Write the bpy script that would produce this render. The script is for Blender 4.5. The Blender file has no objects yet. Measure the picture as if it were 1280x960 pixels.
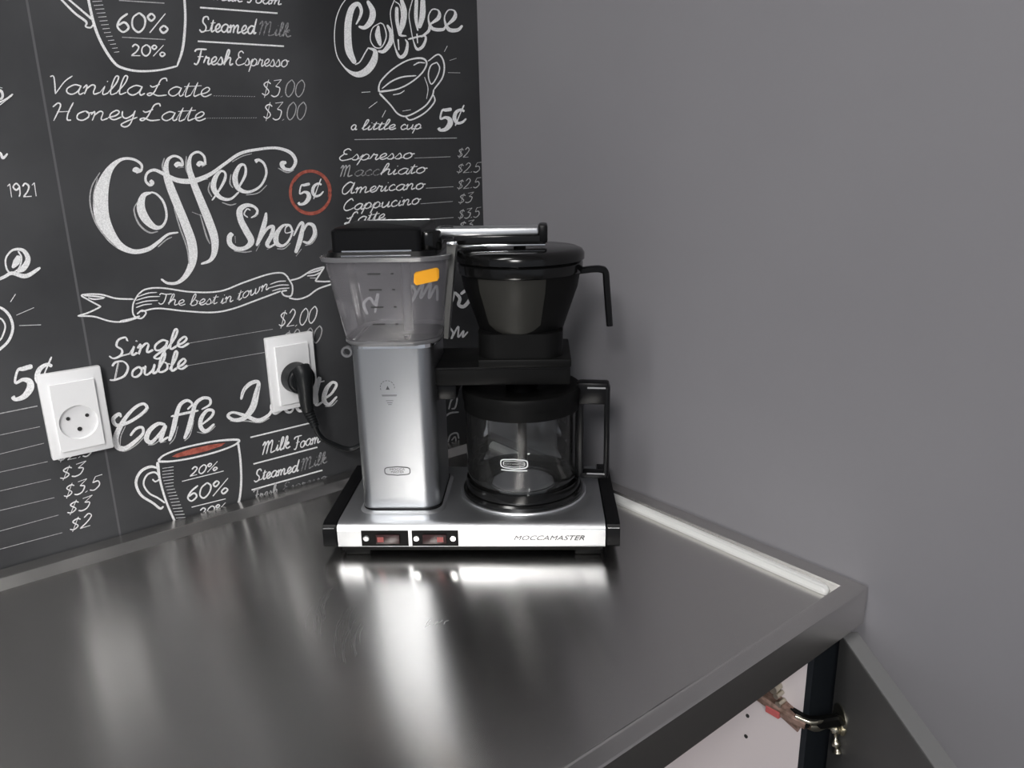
import bpy, bmesh, math, random
from mathutils import Vector, Matrix
random.seed(7)
S = bpy.context.scene
COL = S.collection
CH = 0.9                                   # height of the worktop above the floor

# ------------------------------------------------------------ camera
CAM = Vector((-0.71594205, -0.95940520, 0.43 + CH))
YAW, PITCH, ROLL, FPX = 0.67306527, 0.28059135, -0.02112418, 980.29
fwd = Vector((math.cos(PITCH)*math.sin(YAW), math.cos(PITCH)*math.cos(YAW), -math.sin(PITCH)))
rt = fwd.cross(Vector((0, 0, 1))).normalized()
up = rt.cross(fwd)
rt, up = (math.cos(ROLL)*rt + math.sin(ROLL)*up), (-math.sin(ROLL)*rt + math.cos(ROLL)*up)
cd = bpy.data.cameras.new('camera')
cam = bpy.data.objects.new('camera', cd); COL.objects.link(cam)
M3 = Matrix((rt, up, -fwd)).transposed()
cam.matrix_world = Matrix.Translation(CAM) @ M3.to_4x4()
cd.sensor_width = 36; cd.lens = FPX/1280*36; cd.clip_start = .02
S.camera = cam

# ------------------------------------------------------------ light and exposure
w = bpy.data.worlds.new('room_fill'); S.world = w; w.use_nodes = True
w.node_tree.nodes['Background'].inputs[0].default_value = (.80, .84, .93, 1)
w.node_tree.nodes['Background'].inputs[1].default_value = .46
S.view_settings.view_transform = 'Standard'; S.view_settings.look = 'None'
S.view_settings.gamma = 1; S.view_settings.use_curve_mapping = False
S.view_settings.exposure = 0.0
LAMPS = [(-2.15, -2.0, 49, 1.2, .6, 40.), (-1.25, -.52, 0, .9, .3, 17.)]   # x, y, turn, length, width, strength

# ------------------------------------------------------------ materials
def mat(name, col=(.5, .5, .5), rough=.5, metal=0, spec=.5, **k):
    m = bpy.data.materials.new(name); m.use_nodes = True
    b = m.node_tree.nodes['Principled BSDF']
    b.inputs['Base Color'].default_value = (*col, 1); b.inputs['Roughness'].default_value = rough
    b.inputs['Metallic'].default_value = metal; b.inputs['Specular IOR Level'].default_value = spec
    for a, v in k.items(): b.inputs[a.replace('_', ' ')].default_value = v
    return m
def nz(m, scale, lo, hi, target='Base Color', detail=4, stretch=None, bump=0, coord='Object'):
    """procedural noise between two values feeding an input, optionally also bump"""
    nt = m.node_tree; N = nt.nodes; L = nt.links; b = N['Principled BSDF']
    tc = N.new('ShaderNodeTexCoord'); mp = N.new('ShaderNodeMapping'); n = N.new('ShaderNodeTexNoise'); r = N.new('ShaderNodeValToRGB')
    L.new(tc.outputs[coord], mp.inputs[0]); L.new(mp.outputs[0], n.inputs['Vector'])
    if stretch: mp.inputs['Scale'].default_value = stretch
    n.inputs['Scale'].default_value = scale; n.inputs['Detail'].default_value = detail
    L.new(n.outputs[0], r.inputs[0])
    f = lambda v: (*v, 1) if isinstance(v, tuple) else (v, v, v, 1)
    r.color_ramp.elements[0].position = .35; r.color_ramp.elements[1].position = .65
    r.color_ramp.elements[0].color = f(lo); r.color_ramp.elements[1].color = f(hi)
    L.new(r.outputs[0], b.inputs[target])
    if bump:
        bp = N.new('ShaderNodeBump'); bp.inputs['Strength'].default_value = bump; bp.inputs['Distance'].default_value = .001
        L.new(n.outputs[0], bp.inputs['Height']); L.new(bp.outputs[0], b.inputs['Normal'])
    return m
def aniso(m, amt, rot=0.):
    nt = m.node_tree; t = nt.nodes.new('ShaderNodeTangent'); t.direction_type = 'UV_MAP'; t.uv_map = 'UVMap'
    nt.links.new(t.outputs[0], nt.nodes['Principled BSDF'].inputs['Tangent'])
    nt.nodes['Principled BSDF'].inputs['Anisotropic'].default_value = amt
    nt.nodes['Principled BSDF'].inputs['Anisotropic Rotation'].default_value = rot
    return m

m_board = nz(mat('chalkboard_paper', rough=.62, spec=.22), 5.5, (.041, .042, .045), (.068, .069, .073), detail=5)
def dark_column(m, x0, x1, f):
    """multiplies the board colour darker in its last column"""
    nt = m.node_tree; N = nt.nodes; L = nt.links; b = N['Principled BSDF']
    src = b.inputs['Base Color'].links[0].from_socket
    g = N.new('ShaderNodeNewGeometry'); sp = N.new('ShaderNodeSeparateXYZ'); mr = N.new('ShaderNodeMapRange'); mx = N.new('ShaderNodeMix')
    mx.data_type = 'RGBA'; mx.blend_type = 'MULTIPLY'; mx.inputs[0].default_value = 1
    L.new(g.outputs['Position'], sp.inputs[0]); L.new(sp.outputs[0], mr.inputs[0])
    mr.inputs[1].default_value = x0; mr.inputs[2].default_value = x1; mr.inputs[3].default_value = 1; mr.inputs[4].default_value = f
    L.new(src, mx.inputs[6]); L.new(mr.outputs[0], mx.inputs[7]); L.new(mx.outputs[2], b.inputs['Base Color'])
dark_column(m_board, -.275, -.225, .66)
m_chalk = nz(mat('chalk_print', rough=.8, spec=.2), 900, (.70, .70, .71), (.95, .95, .96), detail=3)
m_dim = nz(mat('chalk_print_faded_shaded', rough=.8, spec=.2), 420, (.10, .10, .105), (.36, .36, .37), detail=3)
m_line = nz(mat('chalk_print_line', rough=.8, spec=.2), 900, (.34, .34, .345), (.56, .56, .57), detail=3)
m_red = nz(mat('red_chalk_print', rough=.8, spec=.2), 260, (.30, .075, .055), (.46, .13, .095), detail=3)
m_seam = mat('paper_seam', (.10, .10, .106), .7)
m_grey = nz(mat('grey_wall_paint', rough=.55, spec=.35), 2.2, (.205, .200, .216), (.222, .217, .233), detail=5)
m_grey = m_grey
m_white = mat('white_ceiling_paint', (.75, .75, .74), .8)
m_floor = nz(mat('dark_floor_vinyl', rough=.5), 6, (.10, .095, .09), (.16, .15, .14))
m_steel = aniso(mat('brushed_steel_top', (.68, .665, .645), .265, 1.), .80, .25)
m_alu = mat('brushed_aluminium', (.60, .61, .625), .36, 1.)
nz(m_alu, 1.0, .35, .39, 'Roughness', stretch=(300, 300, 12.))
m_tower = nz(mat('brushed_aluminium_tower', (.35, .36, .375), .36, 1.), 1.0, .34, .37, 'Roughness', stretch=(300, 300, 12.))
m_alu_top = mat('aluminium_base_top', (.72, .73, .75), .38, 1.)
m_chrome = mat('polished_metal', (.80, .81, .82), .12, 1.)
m_black = mat('black_plastic', (.004, .004, .0045), .34, spec=.16)
m_blackm = mat('black_plastic_matt', (.004, .004, .004), .5, spec=.12)
m_gloss = mat('black_plastic_gloss', (.004, .004, .004), .16, spec=.4)
m_smoke = mat('basket_smoked_body', (.024, .0235, .021), .45, spec=.22)
m_rub = mat('black_rubber', (.009, .010, .011), .42, spec=.3)
m_outlet = mat('outlet_white_plastic', (.86, .86, .87), .35)
m_outlet2 = mat('outlet_well_white', (.80, .80, .81), .4)
m_hole = mat('socket_hole_dark', (.02, .02, .02), .6)
m_orange = mat('orange_sticker_paper', (.95, .42, .015), .6)
m_carc = mat('white_cabinet_board', (.72, .66, .67), .5)
m_door = nz(mat('grey_cabinet_front', rough=.5, spec=.35), 8, (.060, .060, .060), (.067, .067, .067))
m_dooredge = mat('grey_door_edging', (.17, .17, .172), .45)
m_edge = mat('dark_edging_and_shade', (.013, .016, .020), .5, spec=.2)
m_brass = mat('worn_nickel_hinge', (.56, .53, .44), .28, 1.)
m_rust = nz(mat('worn_hinge_plate', rough=.5, metal=.4), 160, (.16, .10, .075), (.36, .24, .20))
m_redm = mat('red_hinge_mark', (.55, .12, .12), .5)
m_ink = mat('dark_print', (.06, .06, .065), .6)
m_inkl = mat('grey_print', (.30, .30, .31), .5)
m_wprint = mat('white_print', (.72, .74, .74), .5)
m_switch = mat('smoked_red_rocker', (.035, .014, .014), .25)
m_swred = mat('red_switch_mark', (.30, .06, .055), .4)
m_lamp = bpy.data.materials.new('lamp_diffuser'); m_lamp.use_nodes = True

def clear(name, tint, haze, fac, gl=.5, ior=1.45, rough=.05, trans=None):
    """thin clear wall: transparent sheet with a reflective skin and optional haze"""
    m = bpy.data.materials.new(name); m.use_nodes = True; nt = m.node_tree; N = nt.nodes; L = nt.links; N.clear()
    o = N.new('ShaderNodeOutputMaterial'); t = N.new('ShaderNodeBsdfTransparent'); t.inputs[0].default_value = (*tint, 1)
    d = N.new('ShaderNodeBsdfDiffuse'); d.inputs[0].default_value = (*haze, 1)
    tl = N.new('ShaderNodeBsdfTranslucent'); tl.inputs[0].default_value = (*haze, 1)
    mh = N.new('ShaderNodeMixShader'); mh.inputs[0].default_value = .5; L.new(d.outputs[0], mh.inputs[1]); L.new(tl.outputs[0], mh.inputs[2])
    m1 = N.new('ShaderNodeMixShader'); m1.inputs[0].default_value = fac; L.new(t.outputs[0], m1.inputs[1]); L.new(mh.outputs[0], m1.inputs[2])
    g = N.new('ShaderNodeBsdfGlossy'); g.inputs['Roughness'].default_value = rough
    fr = N.new('ShaderNodeFresnel'); fr.inputs[0].default_value = ior
    m2 = N.new('ShaderNodeMixShader'); L.new(fr.outputs[0], m2.inputs[0]); L.new(m1.outputs[0], m2.inputs[1]); L.new(g.outputs[0], m2.inputs[2])
    L.new(m2.outputs[0], o.inputs[0]); return m
m_tank = clear('smoky_clear_tank_plastic', (.90, .90, .92), (.58, .56, .60), .34, rough=.12, ior=1.4)
m_tankrim = clear('clear_tank_thick_edge', (.7, .7, .72), (.55, .55, .57), .45, rough=.1, ior=1.5)
m_glass = clear('clear_carafe_glass', (.95, .97, .97), (.5, .5, .5), .045, rough=.04, ior=1.5)

# ------------------------------------------------------------ mesh helpers
def obj(name, bm, m, parent=None, smooth=None, uv=False):
    me = bpy.data.meshes.new(name)
    bmesh.ops.recalc_face_normals(bm, faces=bm.faces)
    if uv:
        ul = bm.loops.layers.uv.new('UVMap')
        for f in bm.faces:
            for lp in f.loops:
                c = lp.vert.co; lp[ul].uv = (c.x*1., c.y + c.z)
    bm.to_mesh(me); bm.free()
    o = bpy.data.objects.new(name, me); COL.objects.link(o)
    for mm in (m if isinstance(m, (list, tuple)) else [m]): me.materials.append(mm)
    if smooth:
        for p in me.polygons: p.use_smooth = True
        try: me.set_sharp_from_angle(angle=math.radians(smooth))
        except Exception: pass
    if parent: o.parent = parent
    return o
def empty(name, loc, rz=0, label=None, cat=None, group=None, parent=None):
    o = bpy.data.objects.new(name, None); COL.objects.link(o); o.location = loc; o.rotation_euler = (0, 0, rz)
    o.empty_display_size = .05
    tag(o, label, cat, group)
    if parent: o.parent = parent
    return o
def tag(o, label=None, cat=None, group=None, kind=None):
    if label: o['label'] = label
    if cat: o['category'] = cat
    if group: o['group'] = group
    if kind: o['kind'] = kind
    return o
def box(bm, x0, x1, y0, y1, z0, z1, bev=0, seg=2, vert=False):
    r = bmesh.ops.create_cube(bm, size=1)
    vs = r['verts']
    for v in vs:
        v.co = Vector(((x0+x1)/2 + v.co.x*(x1-x0), (y0+y1)/2 + v.co.y*(y1-y0), (z0+z1)/2 + v.co.z*(z1-z0)))
    if bev:
        es = {e for v in vs for e in v.link_edges}
        if vert: es = {e for e in es if abs(e.verts[0].co.x-e.verts[1].co.x) < 1e-6 and abs(e.verts[0].co.y-e.verts[1].co.y) < 1e-6}
        bmesh.ops.bevel(bm, geom=list(es), offset=bev, segments=seg, profile=.5, affect='EDGES')
    return bm
def B(*a, **k): return box(bmesh.new(), *a, **k)
def loft(bm, rings, cap0=True, cap1=True, closed=False):
    R = [[bm.verts.new(p) for p in r] for r in rings]
    n = len(R[0])
    for a, b in zip(R, R[1:] + ([R[0]] if closed else [])):
        for i in range(n): bm.faces.new((a[i], a[(i+1) % n], b[(i+1) % n], b[i]))
    if not closed:
        if cap0: bm.faces.new(R[0][::-1])
        if cap1: bm.faces.new(R[-1])
    return bm
def rrect(x0, x1, y0, y1, z, r, n=6, rr=None):
    """rounded rectangle ring in the plane z"""
    pts = []
    for cx, cy, a0, q in ((x1, y1, 0, 0), (x0, y1, 90, 1), (x0, y0, 180, 2), (x1, y0, 270, 3)):
        ra = rr[q] if rr else r
        sx = -1 if q in (0, 3) else 1; sy = -1 if q in (0, 1) else 1
        for i in range(n+1):
            a = math.radians(a0 + 90*i/n)
            pts.append(Vector((cx + sx*ra + ra*math.cos(a), cy + sy*ra + ra*math.sin(a), z)))
    return pts
def lathe(bm, prof, cx=0, cy=0, n=48, cap0=True, cap1=True, closed=False):
    return loft(bm, [[Vector((cx + r*math.cos(2*math.pi*i/n), cy + r*math.sin(2*math.pi*i/n), z)) for i in range(n)] for r, z in prof], cap0, cap1, closed)
def spline(pts, k=8):
    """Catmull-Rom through tuples of any length"""
    if len(pts) < 3: return [tuple(p) for p in pts]
    P = [tuple(2*a-b for a, b in zip(pts[0], pts[1]))] + list(pts) + [tuple(2*a-b for a, b in zip(pts[-1], pts[-2]))]
    out = []
    for i in range(1, len(P)-2):
        p0, p1, p2, p3 = P[i-1:i+3]
        for j in range(k):
            t = j/k
            out.append(tuple(.5*(2*b + (c-a)*t + (2*a-5*b+4*c-d)*t*t + (3*b-a-3*c+d)*t**3) for a, b, c, d in zip(p0, p1, p2, p3)))
    out.append(tuple(P[-2])); return out
def tube(bm, pts, r, n=12, k=8, sq=None):
    """round tube through points, or a rectangular bar when sq=(half width, half height)"""
    C = [Vector(p[:3]) for p in (spline(pts, k) if k else pts)]
    rings = []; nrm = None
    for i, c in enumerate(C):
        t = (C[min(i+1, len(C)-1)] - C[max(i-1, 0)]).normalized()
        if nrm is None:
            nrm = t.cross(Vector((0, 0, 1)) if abs(t.z) < .9 else Vector((0, 1, 0))).normalized()
        nrm = (nrm - t*nrm.dot(t)).normalized(); bn = t.cross(nrm)
        if sq: rings.append([c + nrm*a*sq[0] + bn*b*sq[1] for a, b in ((1, .6), (.6, 1), (-.6, 1), (-1, .6), (-1, -.6), (-.6, -1), (.6, -1), (1, -.6))])
        else:
            rad = r(i/(len(C)-1)) if callable(r) else r
            rings.append([c + rad*(nrm*math.cos(2*math.pi*j/n) + bn*math.sin(2*math.pi*j/n)) for j in range(n)])
    return loft(bm, rings)
def xform(bm, M):
    bmesh.ops.transform(bm, matrix=M, verts=bm.verts); return bm

# ------------------------------------------------------------ the room shell
def struct(name, bm, m, **k):
    return tag(obj(name, bm, m, **k), kind='structure')
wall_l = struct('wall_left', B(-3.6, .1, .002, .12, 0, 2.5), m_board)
wall_r = struct('wall_right', B(0, .12, -3.4, 0.0019, 0, 2.5), m_grey)
struct('floor', B(-3.6, .12, -3.4, .12, -.08, 0), m_floor)
struct('ceiling', B(-3.6, .12, -3.4, .12, 2.5, 2.58), m_white)

for i, (x, y, az, ln, wd, stv) in enumerate(LAMPS):
    if i == 0:
        lb, gp = 'long ceiling light panel well behind the worktop', None
    else:
        lb, gp = 'narrow ceiling light panel directly above the worktop', None
    t = empty('ceiling_light', (x, y, 2.44), math.radians(az), lb, 'light')
    f = bmesh.new()
    for a in ((-ln/2-.02, ln/2+.02, -wd/2-.02, -wd/2), (-ln/2-.02, ln/2+.02, wd/2, wd/2+.02), (-ln/2-.02, -ln/2, -wd/2, wd/2), (ln/2, ln/2+.02, -wd/2, wd/2)):
        box(f, *a, 0, .06)
    obj('frame', f, m_white, t)
    ml = bpy.data.materials.new('lamp_diffuser'); ml.use_nodes = True
    pb = ml.node_tree.nodes['Principled BSDF']; pb.inputs['Emission Color'].default_value = (1., .985, .96, 1)
    pb.inputs['Emission Strength'].default_value = stv; pb.inputs['Base Color'].default_value = (.8, .8, .8, 1)
    obj('diffuser', B(-ln/2, ln/2, -wd/2, wd/2, .01, .055), ml, t)

# ------------------------------------------------------------ print on the chalkboard wallpaper (flat on the wall, y = -0.0014)
def WP(px, py, y=-.0014):
    d = fwd + rt*((px-640)/FPX) - up*((py-480)/FPX)
    t = (y - CAM.y)/d.y
    p = CAM + d*t
    return Vector((p.x, y, p.z))
SEAM = -.5535
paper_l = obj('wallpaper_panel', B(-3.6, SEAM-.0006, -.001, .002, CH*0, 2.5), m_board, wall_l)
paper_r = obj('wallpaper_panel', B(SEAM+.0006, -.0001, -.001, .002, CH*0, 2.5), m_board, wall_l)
obj('paper_seam', B(SEAM-.0011, SEAM+.0011, -.00105, .001, 0, 2.5), m_seam, wall_l)

def ribbon(bm, pts, y, k=8, w=None):
    bm.faces.ensure_lookup_table(); y -= 9e-6*(len(bm.verts)/60)**.5
    """pts: (px, py, width px) traced on the wall; printed as a flat band"""
    if w is not None: pts = [(p[0], p[1], w) for p in pts]
    C = spline(pts, k) if k else list(pts)
    # drop repeats
    C = [c for i, c in enumerate(C) if i == 0 or math.hypot(c[0]-C[i-1][0], c[1]-C[i-1][1]) > .02]
    if len(C) < 2: return
    L, Rr = [], []
    for i, c in enumerate(C):
        a, b = C[max(i-1, 0)], C[min(i+1, len(C)-1)]
        dx, dy = b[0]-a[0], b[1]-a[1]; l = math.hypot(dx, dy) or 1
        yi = y - 2e-5*i/len(C); h = max(c[2], .3)/2*(.55 if i in (0, len(C)-1) else 1)
        L.append(bm.verts.new(WP(c[0]-dy/l*h, c[1]+dx/l*h, yi))); Rr.append(bm.verts.new(WP(c[0]+dy/l*h, c[1]-dx/l*h, yi)))
    for i in range(len(C)-1): bm.faces.new((L[i], L[i+1], Rr[i+1], Rr[i]))

YL = [-.0014]
def draw(name, strokes, m=None, parent=None, off=(0, 0), s=1., w=None, k=8, label=None):
    """strokes in enlarged tracing units: photo px = off + unit/s"""
    YL[0] -= 1.2e-6
    bm = bmesh.new()
    for st in strokes:
        pts = [(off[0]+p[0]/s, off[1]+p[1]/s, (p[2] if len(p) > 2 else w)/s) for p in st]
        ribbon(bm, pts, YL[0], k)
    o = obj(name, bm, m or m_chalk, parent or paper_r)
    if label: o['label'] = label
    return o

G = {  # single-line cursive: glyph -> (advance, strokes) in hundredths of the x-height
'a': (92, '78 88,45 100,12 65,12 25,38 3,65 30,80 92|80 92,72 30,82 3,100 22'),
'b': (82, '0 20,35 110,42 180,28 185,15 120,12 20,35 2,65 25,62 75,45 92|62 75,82 70'),
'c': (68, '60 80,40 100,10 60,18 12,42 3,72 25'),
'd': (92, '75 85,42 98,10 55,20 8,50 10,75 80|92 190,76 60,80 5,100 22'),
'e': (66, '2 25,40 45,55 80,38 100,12 65,14 20,38 2,72 30'),
'f': (60, '0 20,40 110,55 175,38 190,25 130,15 -50,5 -80,-5 -50,15 -5,60 25'),
'g': (85, '75 85,45 100,12 65,15 20,40 5,70 40,78 90|78 90,65 -40,40 -75,15 -55,45 -15,95 25'),
'h': (88, '0 20,38 120,42 180,28 180,15 90,8 0|10 30,40 90,62 85,60 30,68 3,92 22'),
'i': (42, '0 20,20 90|20 90,15 25,22 3,45 22|27 132,31 142'),
'k': (85, '0 20,38 120,42 180,28 180,15 90,8 0|12 40,55 95,60 70,20 50|25 50,50 5,88 20'),
'l': (46, '0 20,32 110,40 180,24 185,14 100,14 20,24 3,50 25'),
'm': (128, '0 60,14 95,18 60,12 0|15 50,38 95,52 80,48 0|50 45,80 98,95 80,92 25,100 3,130 22'),
'n': (90, '0 60,14 95,18 60,12 0|15 50,42 95,60 80,57 25,65 3,92 22'),
'o': (80, '45 100,12 70,12 20,40 2,68 35,65 80,45 100|50 97,62 78,88 82'),
'p': (85, '0 40,20 95|22 95,10 0,-4 -80|14 40,42 98,70 70,62 20,35 3,14 20|60 15,88 25'),
'r': (64, '0 20,18 100,25 85,50 88|50 88,42 30,50 3,68 22'),
's': (60, '0 20,30 100|30 100,48 50,42 8,18 3,5 15|42 8,65 25'),
't': (50, '0 20,28 150|28 150,18 40,24 3,52 25|2 108,54 116'),
'u': (92, '0 60,12 95|12 95,12 20,30 3,62 40,72 95|72 95,68 20,76 3,96 22'),
'w': (118, '0 60,12 95|12 95,14 15,30 3,52 30,60 90|60 90,62 15,78 3,98 40,100 92|100 92,120 85'),
'y': (85, '5 92,10 40,32 15,62 50,72 95|72 95,60 -40,35 -75,12 -50,45 -10,90 25'),
'V': (86, '-5 180,12 185,25 120,40 5|40 5,75 130,110 190'),
'L': (112, '98 158,88 190,62 176,48 110,34 40,12 4,-4 18,18 32,60 5,112 14|2 112,22 96,60 128'),
'H': (124, '-5 145,18 185,34 150,14 0|98 190,82 80,84 10,105 4|22 92,90 96'),
'S': (112, '88 150,74 188,36 178,30 120,66 70,62 18,25 0,-2 30|60 12,112 22'),
'M': (165, '0 140,22 188,30 150,12 0|26 120,60 188,70 150,56 0|66 120,105 188,116 150,108 20,122 4,165 22'),
'F': (92, '-5 155,18 185,108 186|58 185,46 60,28 2,0 12|28 95,84 98'),
'E': (102, '80 160,52 190,26 160,32 110,58 100|32 106,6 45,28 0,70 8,104 28'),
'A': (132, '100 165,58 190,14 110,18 20,50 0,85 70,108 185|108 185,96 40,106 5,132 20'),
'C': (112, '92 150,66 190,24 130,14 50,40 2,80 12,112 38'),
'T': (92, '0 150,12 178,60 172,112 188|62 175,58 80,44 12,20 -2,4 20'),
'D': (132, '38 172,28 5|-4 12,30 5,90 30,108 110,72 172,20 178,0 145'),
'0': (92, '52 180,14 130,10 45,42 0,76 50,82 130,52 180'),
'1': (55, '14 148,40 180|40 180,34 0'),
'2': (90, '14 140,42 180,72 140,50 70,4 2|4 2,82 5'),
'3': (88, '12 168,82 178|82 178,36 108|36 108,76 88,68 20,35 0,4 16'),
'5': (88, '80 178,26 175|26 175,14 102|14 102,56 108,76 50,44 0,4 16'),
'6': (88, '74 172,30 120,10 50,40 0,74 40,52 90,14 60'),
'9': (88, '72 140,46 180,12 135,36 92,72 130|72 150,66 50,50 0'),
'%': (130, '110 180,14 0|30 180,8 145,26 110,48 145,30 180|98 72,74 36,92 2,118 36,98 72'),
'$': (88, '76 138,46 160,16 130,68 60,42 20,6 40|52 182,34 -6'),
'.': (36, '6 -2,22 12'),
}
def word(txt, x0, y0, x1, y1, xh, w=1.3, slant=.18, m=None, parent=None, name='lettering', seed=0, off=(0, 0), s=1., double=0, label=None):
    """a written word from baseline start to baseline end (photo px on the wall), xh = x-height"""
    x0, y0, x1, y1 = off[0]+x0/s, off[1]+y0/s, off[0]+x1/s, off[1]+y1/s; xh = xh/s
    tot = sum(G[c][0] if c != ' ' else 55 for c in txt)/100
    ex, ey = (x1-x0)/tot, (y1-y0)/tot                     # one x-height unit along the baseline
    cx, cy = (x0+x1)/2, (y0+y1)/2
    ux, uy = cx-711, cy-3876; l = math.hypot(ux, uy); ux, uy = ux/l*xh, uy/l*xh
    ux += slant*ex; uy += slant*ey
    YL[0] -= 1.2e-6
    bm = bmesh.new(); a = 0; rnd = random.Random(len(txt)*7+seed)
    for c in txt:
        if c == ' ': a += .55; continue
        adv, st = G[c]
        jy = rnd.uniform(-.04, .04)
        for q in st.split('|'):
            P = [tuple(float(v)/100 for v in p.split()) for p in q.split(',')]
            pts = [(x0 + (a+gx)*ex + (gy+jy)*ux, y0 + (a+gx)*ey + (gy+jy)*uy, w*rnd.uniform(.85, 1.15)) for gx, gy in P]
            ribbon(bm, pts, YL[0], 5)
            if double: ribbon(bm, [(p[0]+double, p[1]+double*.6, w*.45) for p in pts], YL[0], 5)
        a += adv/100
    o = obj(name, bm, m or m_chalk, parent or paper_r)
    if label: o['label'] = label
    return o
def rule(x0, y0, x1, y1, w=1., m=None, parent=None, off=(0, 0), s=1.):
    return draw('ruled_line', [[(x0, y0, w), (x1, y1, w)]], m or m_line, parent, off, s, k=0)
FC5 = [(958, 788, 26), (915, 792, 24), (888, 795, 14), (876, 858, 14), (912, 850, 20), (942, 868, 34), (945, 905, 40), (915, 942, 30), (875, 948, 20), (862, 928, 26)]
FCC = [(1050, 812, 18), (1025, 796, 18), (990, 815, 26), (978, 860, 28), (998, 898, 22), (1035, 895, 18), (1064, 868, 12)]
FCS = [(1048, 760, 12), (1018, 830, 8), (984, 920, 12)]
def five_cent(x0, y0, wx, wy, hx, hy, parent=None, w=1.):
    """5 and cent sign in the box with lower-left (x0,y0), width vector, height vector (photo px)"""
    YL[0] -= 1.2e-6
    bm = bmesh.new()
    for st in (FC5, FCC, FCS):
        ribbon(bm, [(x0 + (p[0]-855)/210*wx + (955-p[1])/195*hx, y0 + (p[0]-855)/210*wy - (955-p[1])/195*hy, p[2]/210*math.hypot(wx, wy)*w) for p in st], YL[0], 6)
    return obj('price_mark', bm, m_chalk, parent or paper_r)

# --- upper cup recipe
o1 = dict(off=(0, 0), s=4.)
draw('cup_drawing', [
 [(918, -60, 12), (926, 60, 12), (924, 150, 13), (912, 250, 13), (885, 332, 9)],
 [(888, 330, 9), (800, 350, 10), (700, 356, 11), (620, 342, 12), (570, 312, 13), (510, 220, 14), (470, 120, 14), (438, -20, 13)],
 [(290, -20, 10), (370, 62, 11), (430, 108, 12), (428, 132, 8), (452, 138, 9), (468, 122, 9)], [(335, -10, 9), (400, 45, 10), (462, 98, 12)]]
 + [[(462+i*7.2+max(0, i-8)*3, 8+i*19.5, 4), (510+i*5.5+max(0, i-8)*3, 5+i*19.5, 5)] for i in range(14)], **o1)
rule(595, 2, 822, 16, 9, **o1); rule(610, 186, 828, 198, 8, **o1)
word('60%', 580, 158, 850, 165, 55, w=2.6, slant=.05, **{'off': (0, 0), 's': 4.})
word('20%', 655, 278, 832, 282, 32, w=2.0, slant=.05, off=(0, 0), s=4.)
o8 = dict(off=(200, 0), s=6.4)
rule(320, 60, 940, 106, 24, m_chalk, **o8); rule(302, 330, 992, 370, 24, m_chalk, **o8)
word('Milk Foam', 420, -2, 970, 40, 44, w=1.7, **o8)
word('Steamed', 315, 252, 762, 272, 66, w=2.0, **o8)
word('Milk', 785, 278, 1045, 296, 60, w=1.6, m=m_dim, **o8)
word('Fresh', 270, 515, 580, 522, 66, w=2.0, **o8)
word('Espresso', 600, 522, 1022, 536, 60, w=1.5, **o8)
# --- latte price lines
word('Vanilla', 238, 470, 715, 476, 50, w=1.7, **o1); word('Latte', 738, 480, 1050, 486, 48, w=1.5, **o1)
word('Honey', 255, 604, 680, 598, 48, w=1.7, **o1); word('Latte', 702, 605, 1022, 606, 46, w=1.6, **o1)
def dots(x0, y0, x1, y1, n):
    draw('dotted_leader', [[(x0+(x1-x0)*i/n, y0+(y1-y0)*i/n, 1.1), (x0+(x1-x0)*(i+.55)/n, y0+(y1-y0)*(i+.55)/n-.5, 1.1)] for i in range(n)], m_line, k=0)
dots(267, 120, 320, 121, 18); dots(259, 148, 322, 147.5, 22)
word('$3', 326, 121, 350, 121, 12, w=1.4, slant=.2); word('.00', 350, 121, 380, 121, 12, w=1.2, slant=.2, m=m_line)
word('$3', 328, 150, 352, 150, 12.5, w=1.4, slant=.2); word('.00', 352, 150, 382, 149.5, 12.5, w=1.2, slant=.2, m=m_line)
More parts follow.
